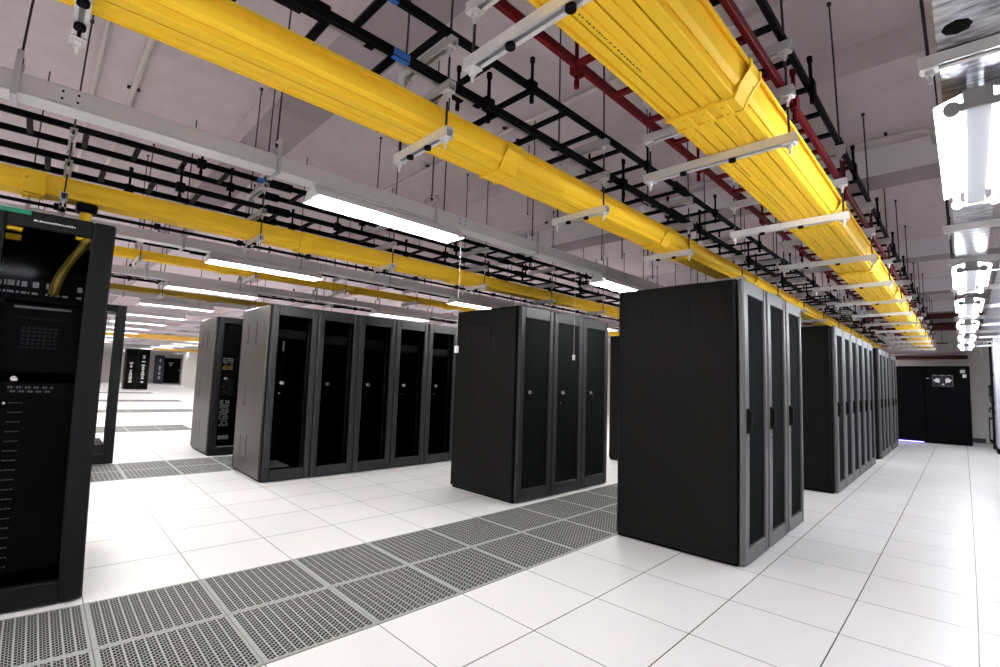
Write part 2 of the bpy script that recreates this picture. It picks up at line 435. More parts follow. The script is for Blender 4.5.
MESH['knob'] = MB().cyl((-.028, 0, 0), (.012, 0, 0), .016, 'black', 12).cyl((.012, 0, 0), (.020, 0, 0), .024, 'chrome', 12).cbox(.018, .03, -.012, .03, -.022, .012, 'chrome', .004).mesh('turn_knob')
MESH['key_lock'] = MB().cyl((-.028, 0, 0), (.006, 0, 0), .010, 'chrome', 10).mesh('key_lock')
MESH['rail'] = MB().box(-.16, -.14, -.015, .015, .08, RH - .06, 'server').mesh('mounting_rail')

def rack(kind, x, y0, label, group, end=None):
    t = thing('server_rack', (x, y0 + RW / 2, 0), label, 'server rack', group)
    part('body', MESH['open_body' if kind == 'open' else 'body'], t)
    if end: part('side_panel', MESH['side_' + end], t)
    if kind == 'mesh':
        d = part('door', MESH['frame_grey'], t, 'grey door frame'); part('mesh_panel', MESH['mesh_panel'], d)
        part('handle', MESH['handle'], d); part('lock', MESH['lock'], d)
    else:
        d = part('door', MESH['frame_black' if kind in ('open', 'black') else 'frame_dark'], t)
        if kind != 'open': part('mesh_panel' if kind == 'dark' else 'glass_panel', MESH['dark_panel' if kind == 'dark' else 'glass_panel'], d)
        part('knob', MESH['knob'], d, None, (0, -.14, 1.22)); part('lock', MESH['key_lock'], d, None, (0, -.155, 1.09))
        for s in (-1, 1) if kind != 'open' else (): part('mounting_rail', MESH['rail'], t, None, (0, s * .235, 0))
    return t
def ys(y0, n): return [y0 + i * RW for i in range(n)]
# A: the big rack block in the middle of the picture
for n, y in enumerate(ys(.618, 3)):
    rack('mesh', -1.306, y, ['black mesh-door server rack with broad slotted end panel, nearest in the centre right block',
         'middle mesh-door server rack of the three-rack block at centre right', 'farthest mesh-door server rack of the three-rack block at centre right'][n], 'racks of the centre right block', 'slotted' if n == 0 else None)
for n, y in enumerate(ys(.65, 3)):
    rack('dark', -3.68, y, ['black server rack with plain end panel facing the camera, nearest in the middle three-rack block',
         'middle dark-door server rack of the three-rack block behind the perforated strip', 'last dark-door server rack of the three-rack block behind the perforated strip'][n], 'racks of the middle block', 'plain' if n == 0 else None)
C_racks = []
for n, y in enumerate(ys(-1.16, 5)):
    C_racks.append(rack('glass', -6.2, y, 'black glass-door server rack with pale grey end panel, leftmost of the row of five' if n == 0 else 'black glass-door server rack, %s from the left in the row of five' % ORD[n], 'racks of the row of five', 'grey' if n == 0 else None))
for n, y in enumerate(ys(-1.2, 2)):
    D = rack('black', -8.5, y, ['slim-looking server rack with glowing equipment standing behind the row of five', 'server rack mostly hidden behind the row of five'][n], 'racks behind the row of five', 'grey' if n == 0 else None)
    if n == 0: D0 = D
for n, y in enumerate(ys(4.22, 6)):
    rack('mesh', -1.31, y, 'black mesh-door server rack with dark end panel, nearest in the far right row' if n == 0 else 'mesh-door server rack in the far right row of six, %s from the camera' % ORD[n], 'racks of the far right row', 'slotted' if n == 0 else None)
for n, y in enumerate(ys(8.6, 3)):
    rack('mesh', -1.30, y, 'mesh-door server rack in the short row beyond the six, %s from camera' % ORD[n], 'racks of the short far row', 'plain' if n == 0 else None)
for n, y in enumerate(ys(10.7, 2)):
    rack('mesh', -1.30, y, 'mesh-door server rack in the last pair before the black cooling unit, %s one' % ORD[n], 'racks of the last far pair', 'plain' if n == 0 else None)
rack('glass', -3.68, 4.25, 'dark server rack glimpsed through the gap left of the big centre right block', 'racks glimpsed in gaps', 'plain')
# E: rack cut by the left edge of the picture
E0 = rack('black', -3.66, -3.596, 'tall black server rack cut off by the left edge, yellow cable hose inside', 'racks at the left edge')
def rack_E(t):
    # local y = world y + 3.32 ; local x 0 = door face
    Y = lambda y: y + 3.296
    nb = MB(); rn = random.Random(2); yy = -3.385
    while yy < -3.20:
        w = rn.uniform(.005, .013); nb.box(-.0045, -.0025, Y(yy), Y(yy + w), 2.140, 2.140 + rn.uniform(.006, .010), 'label_white'); yy += w + .0035
    part('name_plate', nb, t, 'small white lettering on the rack top edge')
    part('sticker', MB().box(-.002, .002, Y(-3.56), Y(-3.40), 2.17, 2.194, 'green'), t, 'green sticker on the top edge')
    for z in (2.10, 2.045): part('cable_outlet', MB().cbox(-.10, -.05, Y(-3.50), Y(-3.43), z - .016, z + .016, 'yellow', .004), t, 'yellow cable outlet')
    part('cable_outlet', MB().cbox(-.10, -.045, Y(-3.19), Y(-3.09), 2.09, 2.125, 'yellow', .004), t, 'yellow cable outlet'); part('cable_outlet', MB().cbox(-.10, -.05, Y(-3.15), Y(-3.10), 2.04, 2.075, 'yellow', .004), t, 'yellow cable outlet')
    pts = []
    P0, P1, P2, P3 = Vector((-.055, Y(-3.13), 2.10)), Vector((-.05, Y(-3.16), 2.00)), Vector((-.05, Y(-3.24), 1.93)), Vector((-.055, Y(-3.262), 1.74))
    for i in range(41):
        u = i / 40; pts.append(P0 * (1 - u) ** 3 + P1 * 3 * u * (1 - u) ** 2 + P2 * 3 * u * u * (1 - u) + P3 * u ** 3)
    part('cable_hose', MB().tube(pts, lambda u: .024 + .0018 * math.sin(u * 260), 'hose', 10), t, 'bent yellow corrugated cable hose')
    # patch panel with white ports
    b = MB().box(-.11, -.07, -.23, .23, 1.70, 1.82, 'inner')
    rnd = random.Random(3); y = Y(-3.50)
    while y < Y(-3.12):
        w = rnd.uniform(.008, .03)
        if rnd.random() < .8: b.box(-.07, -.066, y, y + w, 1.775, 1.775 + rnd.uniform(.018, .032), 'label_white')
        if rnd.random() < .7: b.box(-.07, -.066, y, y + w, 1.735, 1.747, 'label_white')
        y += w + rnd.uniform(.004, .012)
    part('patch_panel', b, t, 'patch panel with white port labels')
    b = MB().box(-.11, -.07, -.20, .20, 1.45, 1.68, 'inner')
    y = Y(-3.42)
    while y < Y(-3.17):
        w = rnd.uniform(.004, .012); b.box(-.07, -.067, y, y + w, 1.655, 1.667, 'label_white'); y += w + .003
    b.box(-.07, -.067, Y(-3.40), Y(-3.20), 1.60, 1.603, 'server')
    part('switch', b, t)
    b = MB().box(-.11, -.072, -.20, .20, 1.30, 1.58, 'inner')
    for r in range(6):
        for c in range(7):
            yy = Y(-3.38) + c * .024; zz = 1.43 + r * .022
            b.box(-.072, -.068, yy, yy + .017, zz, zz + .013, 'server')
    part('vent_grille', b, t, 'grey perforated grille')
    b = MB().box(-.11, -.074, -.20, .20, 1.14, 1.24, 'inner')
    for r in range(2):
        for c in range(16): b.box(-.074, -.069, Y(-3.41) + c * .0125, Y(-3.41) + c * .0125 + .008, 1.185 + r * .022, 1.197 + r * .022, 'server_lit' if (c * 7 + r) % 3 else 'server')
    part('media_converter', b, t)
    b = MB().box(-.12, -.08, -.22, .22, .20, 1.14, 'inner')
    for r in range(18):
        z = 1.125 - r * .0525
        for c in range(4): b.box(-.08, -.075, Y(-3.40) + c * .016 - r * .0008, Y(-3.40) + c * .016 + .011 - r * .0008, z, z + .004, 'server_lit')
    part('blade_chassis', b, t, 'stack of server units with small white marks')
    part('side_strip', MB().box(-.11, -.09, Y(-3.50), Y(-3.465), 1.25, 1.82, 'server'), t)
rack_E(E0)
for c in [q for ch in E0.children for q in ch.children]:
    if c.name.startswith('knob'): c.location = (-.008, -.09, 1.262); c.scale = (.7, .6, .6)
    if c.name.startswith('lock'): c.location = (-.004, -.12, 1.13); c.scale = (.8, .6, .6)
# F: open rack behind E
F0 = rack('open', -8.4, -3.02, 'black open-backed server rack peeking out behind the rack at the left edge', 'racks behind the left edge')
part('server_stack', MB().box(-.9, -.10, -.28, .08, .34, 2.08, 'inner').box(-.9, -.10, -.28, .19, .14, .26, 'inner'), F0)
# D equipment
def rack_D(t):
    part('equipment_frame', MB().box(-.12, -.075, -.22, .22, .16, 2.06, 'inner'), t)
    rnd = random.Random(5)
    def face(y0, y1, z0, z1, rows, m, nm, lab=None):
        b = MB()
        b.box(-.076, -.074, y0, y1, z0, z1, 'inner')
        for r in range(rows):
            z = z0 + (z1 - z0) * r / rows; y = y0
            while y < y1:
                w = rnd.uniform(.01, .03)
                if rnd.random() < .8: b.box(-.075, -.070, y, min(y + w, y1), z, z + (z1 - z0) / rows * rnd.uniform(.5, .85), m)
                y += w + .005
        part(nm, b, t, lab)
    face(-.17, -.02, 1.46, 1.56, 3, 'server_lit', 'switch', 'pale switch face'); face(-.17, -.02, 1.36, 1.44, 3, 'orange', 'patch_panel', 'yellowish patch panel'); face(-.17, .0, 1.28, 1.30, 1, 'server', 'cable_manager')
    face(-.17, .02, .95, 1.22, 8, 'server', 'server'); face(-.17, -.03, .46, .88, 12, 'label_white', 'server', 'brightly lit server faces')
    part('nameplate', MB().box(-.076, -.070, -.17, -.01, .25, .31, 'label_white'), t, 'white plate'); part('shelf_edge', MB().box(-.076, -.070, -.17, .16, .12, .14, 'server_lit'), t)
rack_D(D0)
# C: first rack has a pale shelf at the bottom
part('bottom_shelf', MB().box(-.5, -.06, -.2, .05, .165, .18, 'server_lit'), C_racks[0], 'pale shelf at the bottom')
part('cable_tag', MB().box(-.13, -.125, -.10, -.085, 1.62, 1.75, 'server_lit'), C_racks[0])
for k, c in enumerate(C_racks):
    part('fixture_reflection', MB().cbox(-.6, -.14, -.2, .2, 1.78 - .02 * k, 1.90 - .02 * k, 'reflection_dim', .01), c)  # added block imitating a dim light-fixture reflection in the glass door

# far racks in the hall
def far_rack(x, y, label, h=2.38, lit=True, mats=('black', 'hole')):
    t = thing('server_rack', (x, y, 0), label, 'server rack', 'distant racks in the hall')
    part('body', MB().cbox(-.9, -.03, -.29, .29, 0, h, 'black', .01), t)
    d = part('door', MB().cbox(-.03, 0, -.29, -.20, .03, h, mats[0]).cbox(-.03, 0, .22, .29, .03, h, mats[0]).cbox(-.03, 0, -.2, .22, h - .12, h, mats[0]).cbox(-.03, 0, -.2, .22, .03, .16, mats[0]).box(-.03, -.015, -.2, .22, .16, h - .12, mats[1]), t)
    if lit:
        rnd = random.Random(int(abs(y) * 100)); z = .4
        while z < h - .3:
            w = rnd.uniform(.05, .16)
            if rnd.random() < .72: part('server', MB().box(-.015, -.008, -.02 - w / 2, .0 + w / 2, z, z + .08, 'server_lit'), t, 'pale equipment face')
            z += .11
    return t
far_rack(-34.7, .70, 'left rack of the distant dark pair deep in the left hall')
far_rack(-34.7, 1.30, 'right rack of the distant dark pair deep in the left hall')
far_rack(-47.5, 4.15, 'narrow navy rack with a white strip before the far wall', 2.35, True, ('navy', 'navy'))

# ------------------------------------------------------------------ yellow ducts
def duct_profile(xl, xr, z, ht, flare=.0):
    """open channel seen from below: ribbed bottom, sides leaning out, rolled lips (profile from left lip to right lip)"""
    w = xr - xl
    p = [(xr + flare + .014, z + ht - .014), (xr + flare + .014, z + ht), (xr + flare, z + ht + .004), (xr + flare - .004, z + ht - .010), (xr + .002 + flare * .35, z + ht * .42), (xr - .006, z + .030), (xr - .014, z + .034), (xr - .014, z + .004), (xr - .020, z)]
    n = max(3, round(w / .050))
    for k in range(1, n):
        x = xr - .02 - (w - .04) * k / n
        if k % 2 == 1: p += [(x + .0035, z), (x + .0035, z + .030), (x - .0035, z + .030), (x - .0035, z)]
        else: p += [(x + .006, z), (x + .002, z + .006), (x - .002, z + .006), (x - .006, z)]
    p += [(xl + .026, z), (xl + .022, z + .010), (xl + .018, z + .010), (xl + .014, z - .001), (xl - .002, z + .004), (xl - .004, z + .020), (xl - .002 - flare * .35, z + ht * .42), (xl - flare, z + ht), (xl - flare - .014, z + ht), (xl - flare - .014, z + ht - .014)]
    return p[::-1]
def duct(label, xl, xr, z, ht, y0, y1, joints, flare, matn='yellow', printed=False, nm='fibre_duct'):
    t = thing(nm, ((xl + xr) / 2, y0, z), label, 'cable duct', 'yellow cable ducts')
    cx = (xl + xr) / 2; pr = [(x - cx, zz - z) for x, zz in duct_profile(xl, xr, z, ht, flare)]
    cuts = [y0] + [j for j in joints if y0 < j < y1] + [y1]
    for a, b in zip(cuts[:-1], cuts[1:]):
        s = part('duct_section', MB().sheet(pr, a - y0 + .004, b - y0 - .004, .004, matn), t)
        if printed:
            rnd = random.Random(int(a * 10))
            for st in (.35, 1.0):
                pm = MB(); y = a - y0 + st
                while y < a - y0 + st + .38 and y < b - y0 - .05:
                    w = rnd.uniform(.005, .015)
                    pm.box(-.067, -.062, y, y + w, -.0006, .0004, 'print_dark')
                    y += w + rnd.uniform(.004, .014)
                if pm.v: part('printed_marking', pm, s, 'tiny dark lettering')
    for j in cuts[1:-1]:
        k = MB(); L = .06
        big = [(p[0] * 1.0 + (.010 if p[0] > 0 else -.010), p[1] - (.010 if p[1] < .02 else 0)) for p in pr if True]
        hw = max(p[0] for p in pr) + .006; fl = (xr - xl) / 2
        prof = [(-hw, ht + .008), (-hw + .004, ht - .03), (-fl - .006, .03), (-fl + .006, -.007), (fl - .016, -.007), (fl + .008, .04), (hw - .004, ht - .03), (hw, ht + .008)]
        k.sheet(prof, j - y0 - L, j - y0 + L, .005, matn)
        for yy in (-L, L - .014):
            prof2 = [(p[0] * 1.03, p[1] - .008 if p[1] < .02 else p[1]) for p in prof]
            k.sheet(prof2, j - y0 + yy, j - y0 + yy + .014, .008, matn)
        nb = max(2, int(fl * 2 / .09))
        for q in range(nb):
            xx = -fl + .03 + (2 * fl - .06) * (q + .5) / nb
            k.cbox(xx - .022, xx + .022, j - y0 - .05, j - y0 + .05, -.018, -.009, matn, .003)
            k.cyl((xx, j - y0 - .03, -.024), (xx, j - y0 - .03, -.015), .006, matn, 6)
            k.cyl((xx, j - y0 + .03, -.024), (xx, j - y0 + .03, -.015), .006, matn, 6)
        for sx in (-1, 1):
            for q in (-.04, .04): k.cyl((sx * (fl + .004), j - y0 + q, ht * .62), (sx * (fl + .03), j - y0 + q, ht * .62), .012, matn, 8)
        part('coupling', k, t)
    return t
DUCTM = duct('narrow yellow cable duct running from top left over the big centre block', -1.925, -1.755, 2.452, .115, -5.2, 13.6, [-1.55, .23, .62, 2.4, 4.2, 6.0, 7.8, 9.6, 11.4], .03)
DUCTR = duct('widest yellow cable duct above the right aisle with ribbed underside', -.915, -.625, 2.452, .115, -4.9, 13.2, [-3.2, -1.42, .34, 2.1, 3.9, 5.7, 7.5, 9.3, 11.1], .03, 'yellow', True)
DUCTL = duct('yellow cable duct at left passing above the left edge rack and middle block', -4.37, -4.20, 2.452, .12, -5.4, 13.0, [-3.43, -1.6, .18, 2.0, 3.8, 5.6, 7.4, 9.2], .02)
duct('yellow cable duct seen over the row of five racks', -6.80, -6.66, 2.585, .085, -6.0, 8.0, [-1.62, .2, 2.0, 3.8], .01)
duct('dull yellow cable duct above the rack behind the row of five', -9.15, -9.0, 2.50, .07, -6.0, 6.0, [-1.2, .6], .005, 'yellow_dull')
duct('distant orange-yellow duct crossing the left hall, upper one', -22.6, -22.1, 2.44, .16, -6.0, 6.0, [-2.0, 2.0], .0, 'orange')
duct('distant pale yellow duct crossing the left hall, lower one', -34.0, -33.4, 2.36, .12, 1.6, 6.0, [3.2], .0, 'orange')
# short yellow spout from the left duct into the left edge rack
t = thing('cable_spout', (-4.285, -3.14, 2.2), 'short yellow cable spout with black collar dropping into the left edge rack top', 'cable spout')
part('chute', MB().cyl((0, 0, .0), (0, 0, .20), .035, 'yellow', 14), t); part('collar', MB().cbox(-.055, .055, -.06, .06, .19, .25, 'ladder', .01), t, 'black collar')

# ------------------------------------------------------------------ cable ladders
def ladder(label, x0, x1, z, y0, y1, m, group, posts=(), pitch=.3, sticker=(), phase=0.0, bars=False, post_h=.17):
    t = thing('cable_ladder', ((x0 + x1) / 2, y0, z), label, 'cable ladder', group)
    h = (x1 - x0) / 2; L = y1 - y0
    for s in (-1, 1):
        part('side_rail', MB().cbox(s * h - .013, s * h + .013, 0, L, 0, .042, m, .004), t)
    rm = MB().cbox(-h + .013, h - .013, -.017, .017, .006, .026, m, .003).mesh('rung')
    n = int((L - .2) / pitch)
    for k in range(min(n, 100)): part('rung', rm, t, None, (0, .1 + phase + k * pitch, 0))
    pm = MB().cyl((0, 0, -.05), (0, 0, post_h), .009, m, 8).cyl((0, 0, post_h - .012), (0, 0, post_h + .016), .014, m, 8).cbox(-.018, .018, -.03, .03, -.02, .05, m, .004).cyl((0, 0, -.075), (0, 0, -.04), .012, m, 8).mesh('guard_post')
    for s, y in posts: part('guard_post', pm, t, None, (s * (h + .012), y - y0, 0))
    if L > 8:
        sp = MB().cbox(-.018, .018, -.10, .10, -.012, .054, m, .004).mesh('splice_plate')
        for k in range(4):
            for s in (-1, 1): part('splice_plate', sp, t, None, (s * h, (-2.70 if x0 > -3 else -1.9) - y0 + k * 3.0, 0))
    for s, y in sticker: part('sticker', MB().box(s * h + .0125, s * h + .0145, y - y0 - .04, y - y0 + .04, .006, .036, 'blue').box(s * h - .011, s * h + .0145, y - y0 - .04, y - y0 + .04, -.0015, -.0002, 'blue'), t, 'blue maker sticker')
    if bars:
        b = MB().cbox(h - .062, h - .036, 0, L, .0265, .0285, 'wire', .0005)
        k = .4
        while k < L: b.cbox(h - .064, h - .034, k - .02, k + .02, .022, .034, m, .002); k += .6
        part('grounding_strip', b, t, 'thin silvery blue grounding strip')
    return t
def pst(lo, hi, st): 
    out = []; y = lo
    while y < hi: out.append(y); y += st
    return out
G1 = 'black cable ladders'
ladder('upper black cable ladder above the narrow yellow duct', -1.99, -1.665, 2.89, -4.6, 13.8, 'ladder', G1, [(1, y) for y in pst(-1.50, 12, 1.25)] + [(-1, y) for y in pst(-1.72, 12, 1.25)], .3, [(1, -2.37), (-1, -2.1)], .02)
ladder('lower black cable ladder just above the narrow yellow duct', -2.02, -1.695, 2.672, -4.6, 13.8, 'ladder', G1, [(1, y) for y in pst(-1.78, 12, 1.25)] + [(-1, y) for y in pst(-1.2, 12, 1.25)], .3, [(1, -2.28)], .10, True)
ladder('black cable ladder high above the wide yellow duct', -1.18, -.565, 2.89, -4.6, 13.8, 'ladder', G1, [(1, y) for y in pst(-.56, 12, 1.25)] + [(-1, y) for y in pst(-1.2, 12, 1.25)], .3, (), .05)
ladder('dark red cable ladder just above the wide yellow duct', -1.185, -.585, 2.672, -4.6, 13.8, 'red', 'red cable ladders', [(1, y) for y in pst(-.85, 12, 1.25)] + [(-1, y) for y in pst(-1.72, 12, 1.25)], .3, (), .06)
ladder('upper black cable ladder above the left yellow duct', -4.44, -4.12, 2.89, -5.4, 13.0, 'ladder', G1, [(1, y) for y in pst(-2.5, 10, 1.25)] + [(-1, y) for y in pst(-2.2, 10, 1.25)], .3, [(1, -2.05)], .0)
ladder('lower black cable ladder just above the left yellow duct', -4.45, -4.13, 2.672, -5.4, 13.0, 'ladder', G1, [(1, y) for y in pst(-2.62, 10, 1.25)] + [(-1, y) for y in pst(-2.9, 10, 1.25)], .3, (), .12, True)
t = thing('cable_conduit', (-4.41, -5.4, 2.425), 'thin black cable conduit running along the underside of the left yellow duct', 'conduit')
part('pipe', MB().cyl((0, 0, 0), (0, 10.4, 0), .013, 'ladder', 8), t)
cm = MB().cbox(-.02, .03, -.02, .02, -.018, .024, 'ladder', .004).mesh('clip')
for k in range(17): part('clip', cm, t, None, (0, .3 + k * .6, 0))
ladder('black cable ladder above the duct over the row of five', -6.9, -6.56, 2.80, -6.0, 8.0, 'ladder', G1, [(1, y) for y in pst(-2.4, 6, 1.25)], .3)
ladder('black cable ladder above the dull yellow duct', -9.25, -8.9, 2.70, -6.0, 6.0, 'ladder', G1, [(1, y) for y in pst(-2.4, 5, 1.25)], .3)
ladder('distant black cable ladder crossing the left hall', -17.2, -16.8, 2.72, -6.0, 6.0, 'ladder', G1, [], .3)

# ------------------------------------------------------------------ trapeze hangers
def strut_mesh(x0, x1, name):
    b = MB(); s = .0205
    # channel open downwards: profile in (y, z) extruded along x
    prof = [(-.008, .004), (-s, 0.0), (-s, .041), (s, .041), (s, 0.0), (.008, .004)]
    b.sheet(prof, x0, x1, -.003, 'steel', axis='x')
    for x in (x0 + .03, x1 - .03):
        b.cbox(x - .026, x + .026, -.024, .024, -.007, -.001, 'steel', .002)
    return b.mesh(name)
def nut_mesh():
    return MB().cyl((0, 0, -.024), (0, 0, -.008), .013, 'steel', 6).cyl((0, 0, -.05), (0, 0, -.024), .006, 'steel', 8).mesh('hex_nut')
NUT = nut_mesh()
CLIP = MB().cyl((0, 0, -.012), (0, 0, .004), .017, 'hole', 10).mesh('rubber_plug')
def trapeze(x0, x1, y, tiers, label, group, plugs=True, topz=None):
    topz = topz or top_at(y)
    t = thing('trapeze_hanger', ((x0 + x1) / 2, y, topz), label, 'trapeze hanger', group)
    key = 'strut%.3f' % (x1 - x0); h = (x1 - x0) / 2
    if key not in MESH: MESH[key] = strut_mesh(-h, h, 'strut')
    rk = 'rod%.3f_%.3f' % (topz, tiers[0])
    if rk not in MESH: MESH[rk] = MB().cyl((0, 0, 0), (0, 0, tiers[0] - topz - .045), .0055, 'rod', 8).cyl((0, 0, -.02), (0, 0, 0), .014, 'rod', 8).mesh('threaded_rod')
    for s in (-1, 1):
        part('threaded_rod', MESH[rk], t, None, (s * (h - .03), 0, 0))
    for z in tiers:
        st = part('strut', MESH[key], t, None, (0, 0, z - topz - .041))
        for s in (-1, 1): part('hex_nut', NUT, st, None, (s * (h - .03), 0, 0))
        if plugs and z == tiers[0]:
            for q in (-.35, .2): part('rubber_plug', CLIP, st, None, (q * h * 1.2, 0, 0))
    return t
TI = (2.449, 2.668, 2.886)
def run(n0, y0, step, cnt, x0, x1, tiers, what, group, **k):
    for n in range(cnt): trapeze(x0, x1, y0 + n * step, tiers, 'galvanised trapeze hanger under %s, %s from the camera' % (what, ORD[n]), group, **k)
run(0, -3.295, 1.25, 13, -2.06, -1.635, TI, 'the narrow yellow duct', 'trapeze hangers of the narrow duct')
run(0, -2.28, 1.245, 13, -1.25, -.53, TI, 'the widest yellow duct', 'trapeze hangers of the widest duct')
run(0, -3.27, 1.24, 9, -4.50, -4.06, TI, 'the left yellow duct', 'trapeze hangers of the left duct')
run(0, -2.55, 1.25, 6, -6.95, -6.50, (2.582, 2.796), 'the duct over the row of five', 'trapeze hangers of the row of five', plugs=False)
run(0, -1.95, 1.4, 3, -9.3, -8.86, (2.497, 2.70), 'the dull yellow duct', 'trapeze hangers of the dull duct', plugs=False)

# ------------------------------------------------------------------ lighting raceways with their hangers and fixtures
RZ = 2.555
def raceway(x, y0, y1, label, joints):
    if not joints:
        return tag(link('lighting_raceway', MB().cbox(-.055, .055, 0, y1 - y0, 0, .095, 'raceway', .004).mesh('lighting_raceway'), None, (x, y0, RZ)), label, 'raceway', 'grey lighting raceways')
    t = thing('lighting_raceway', (x, y0, RZ), label, 'raceway', 'grey lighting raceways')
    part('trough', MB().cbox(-.055, .055, 0, y1 - y0, 0, .095, 'raceway', .004).box(-.06, .06, 0, y1 - y0, -.004, .0, 'white'), t)
    for j in joints:
        b = MB().cbox(.054, .059, j - y0 - .09, j - y0 + .09, .008, .088, 'raceway', .001)
        for q in (-.03, .03):
            for zz in (.03, .065): b.cyl((.058, j - y0 + q, zz), (.061, j - y0 + q, zz), .006, 'hole', 8)
        part('joint_plate', b, t)
    return t
HG = {}
def raceway_hanger(x, y, label):
    tz = top_at(y); rk = 'rod%.2f' % tz
    if rk not in HG: HG[rk] = MB().cyl((0, 0, 0), (0, 0, RZ + .20 - tz), .0055, 'rod', 8).mesh('threaded_rod')
    if 'stirrup' not in HG:
        b = MB().box(-.075, .075, -.012, .012, .185, .19, 'lamp_grey')
        for s in (-1, 1): b.box(s * .072 - .003, s * .072 + .003, -.012, .012, -.02, .19, 'lamp_grey')
        b.box(-.078, .078, -.012, .012, -.024, -.019, 'lamp_grey')
        HG['stirrup'] = b.mesh('stirrup')
        HG['nut'] = MB().cyl((0, 0, .165), (0, 0, .205), .011, 'rod', 6).mesh('hanger_nut')
    t = thing('raceway_hanger', (x, y, RZ), label, 'hanger', 'raceway hangers')
    part('threaded_rod', HG[rk], t, None, (0, 0, tz - RZ)); part('stirrup', HG['stirrup'], t); part('hex_nut', HG['nut'], t)
    return t
FX = {}
def fixture_meshes():
    L = .60
    b = MB().sheet([(-.114, 0), (-.110, .006), (-.045, .078), (.045, .078), (.110, .006), (.114, 0)], -L, L, .003, 'white')
    FX['reflector'] = b.mesh('reflector')
    for s in (-1, 1):
        b = MB(); y = s * L
        b.add([(-.11, y, 0), (.11, y, 0), (.045, y, .078), (-.045, y, .078), (-.11, y - s * .003, 0), (.11, y - s * .003, 0), (.045, y - s * .003, .078), (-.045, y - s * .003, .078)],
              [(0, 1, 2, 3), (4, 7, 6, 5), (0, 4, 5, 1), (1, 5, 6, 2), (2, 6, 7, 3), (3, 7, 4, 0)], 'white')
        FX['end_plate%d' % s] = b.mesh('end_plate')
    FX['housing'] = MB().cbox(-.042, .042, -L + .02, L - .02, .080, .097, 'white', .004).mesh('housing')
    FX['tube'] = MB().cyl((0, -L + .03, .0), (0, L - .03, .0), .013, 'tube', 8).mesh('lamp_tube')
    FX['tube_cool'] = MB().cyl((0, -L + .03, .0), (0, L - .03, .0), .013, 'tube_cool', 8).mesh('cool_lamp_tube')
    FX['holder'] = MB().cbox(-.018, .018, -.012, .012, -.02, .05, 'white', .004).mesh('lamp_holder')
fixture_meshes()
def fixture(x, y, label, tubes=(-.045, .045)):
    t = thing('fluorescent_fixture', (x, y, 2.456), label, 'ceiling light', 'white fluorescent fixtures')
    part('reflector', FX['reflector'], t); [part('end_plate', FX['end_plate%d' % s], t) for s in (-1, 1)]; part('housing', FX['housing'], t)
    for q in tubes:
        part('lamp_tube', FX['tube'], t, None, (q, 0, .034)); [part('lamp_holder', FX['holder'], t, None, (q, s * .582, .034)) for s in (-1, 1)]
    return t
FY = [-1.485 + 3.22 * k for k in range(-2, 5)]
ROWN = ['between the two centre blocks', 'before the row of five', 'behind the row of five']
for r, x in enumerate([-3.0, -5.55, -7.8, -10.3, -12.7, -15.1, -17.5, -20.0, -23.0, -26.0, -29.0, -32.0, -36.0, -40.0, -44.0]):
    where = ROWN[r] if r < 3 else 'in the %s left hall row' % ORD[r - 3]
    y1 = 12.6 if r < 3 else 6.5
    raceway(x, -6.0, y1, 'long grey lighting raceway hung %s' % where, [-3.3, -.87, 1.6, 4.05] if r < 3 else [])
    ny = 0
    if r < 4:
        for y in [-3.5 + 1.18 * k for k in range(0, 9 if r < 3 else 4)]:
            ny += 1
            raceway_hanger(x, y, 'stirrup hanger of the raceway %s, %s from camera' % (where, ORD[ny - 1]))
    for n, y in enumerate(FY if r < 3 else [-4.7 + 3.22 * k for k in range(4)]):
        if y > y1 - .7: continue
        nm = {0: 'farthest behind the camera', 1: 'beside the camera', 2: 'nearest in view', 3: 'second in view', 4: 'third in view', 5: 'fourth in view', 6: 'fifth in view'}[n] if r < 3 else '%s from the left' % ORD[n]
        fixture(x, y, 'white flared fluorescent fixture %s, %s' % (where, nm))
# light pull cords with white tags
for y, z0, lab in ((-.83, 1.555, 'thin white pull cord with white tag hanging from the nearest fixture'), (.73, 1.575, 'thin white pull cord with white tag before the middle rack door')):
    t = thing('pull_cord', (-3.0, y, z0), lab, 'pull cord', 'white pull cords')
    part('cord', MB().cyl((0, 0, .05), (0, 0, RZ - z0), .0013, 'label_white', 6), t)
    part('tag', MB().cbox(-.012, .012, -.013, .013, 0, .055, 'label_white', .003), t)

# ------------------------------------------------------------------ right side: galvanised trunking with twin-tube fixtures
t = thing('cable_trunking', (.055, -6, 2.478), 'galvanised steel cable trunking carrying the twin-tube lights at right', 'cable trunking')
TL = 20.2
part('trough', MB().cbox(-.10, .10, 0, TL, 0, .10, 'galv', .003), t)
for y in pst(1.2, TL, 2.4): part('joint_cover', MB().cbox(-.103, .103, y - .05, y + .05, -.002, .05, 'galv', .001), t)
for y, x in ((4.62, -.045), (4.50, .06)): part('knockout', MB().cyl((x, y, -.0012), (x, y, .001), .04, 'hole', 8), t, 'dark knock-out patch')
t = thing('cable_trunking', (.46, -2, 2.67), 'wider galvanised trunking right of the twin-tube lights', 'cable trunking')
part('trough', MB().cbox(-.16, .16, 0, 16.0, 0, .12, 'galv', .003), t)
for y in pst(1.0, 16, 2.4): part('joint_cover', MB().cbox(-.163, .163, y - .05, y + .05, -.002, .06, 'galv', .001), t)
for n, y in enumerate([-1.25, .99, 2.1, 3.6, 5.1, 6.3, 7.4, 8.6, 9.8, 11.0, 12.2]):
    trapeze(-.10, .72, y, (2.474,), 'galvanised strut hanger under the steel trunking, %s from the camera' % ORD[n], 'hangers of the steel trunking', plugs=False)
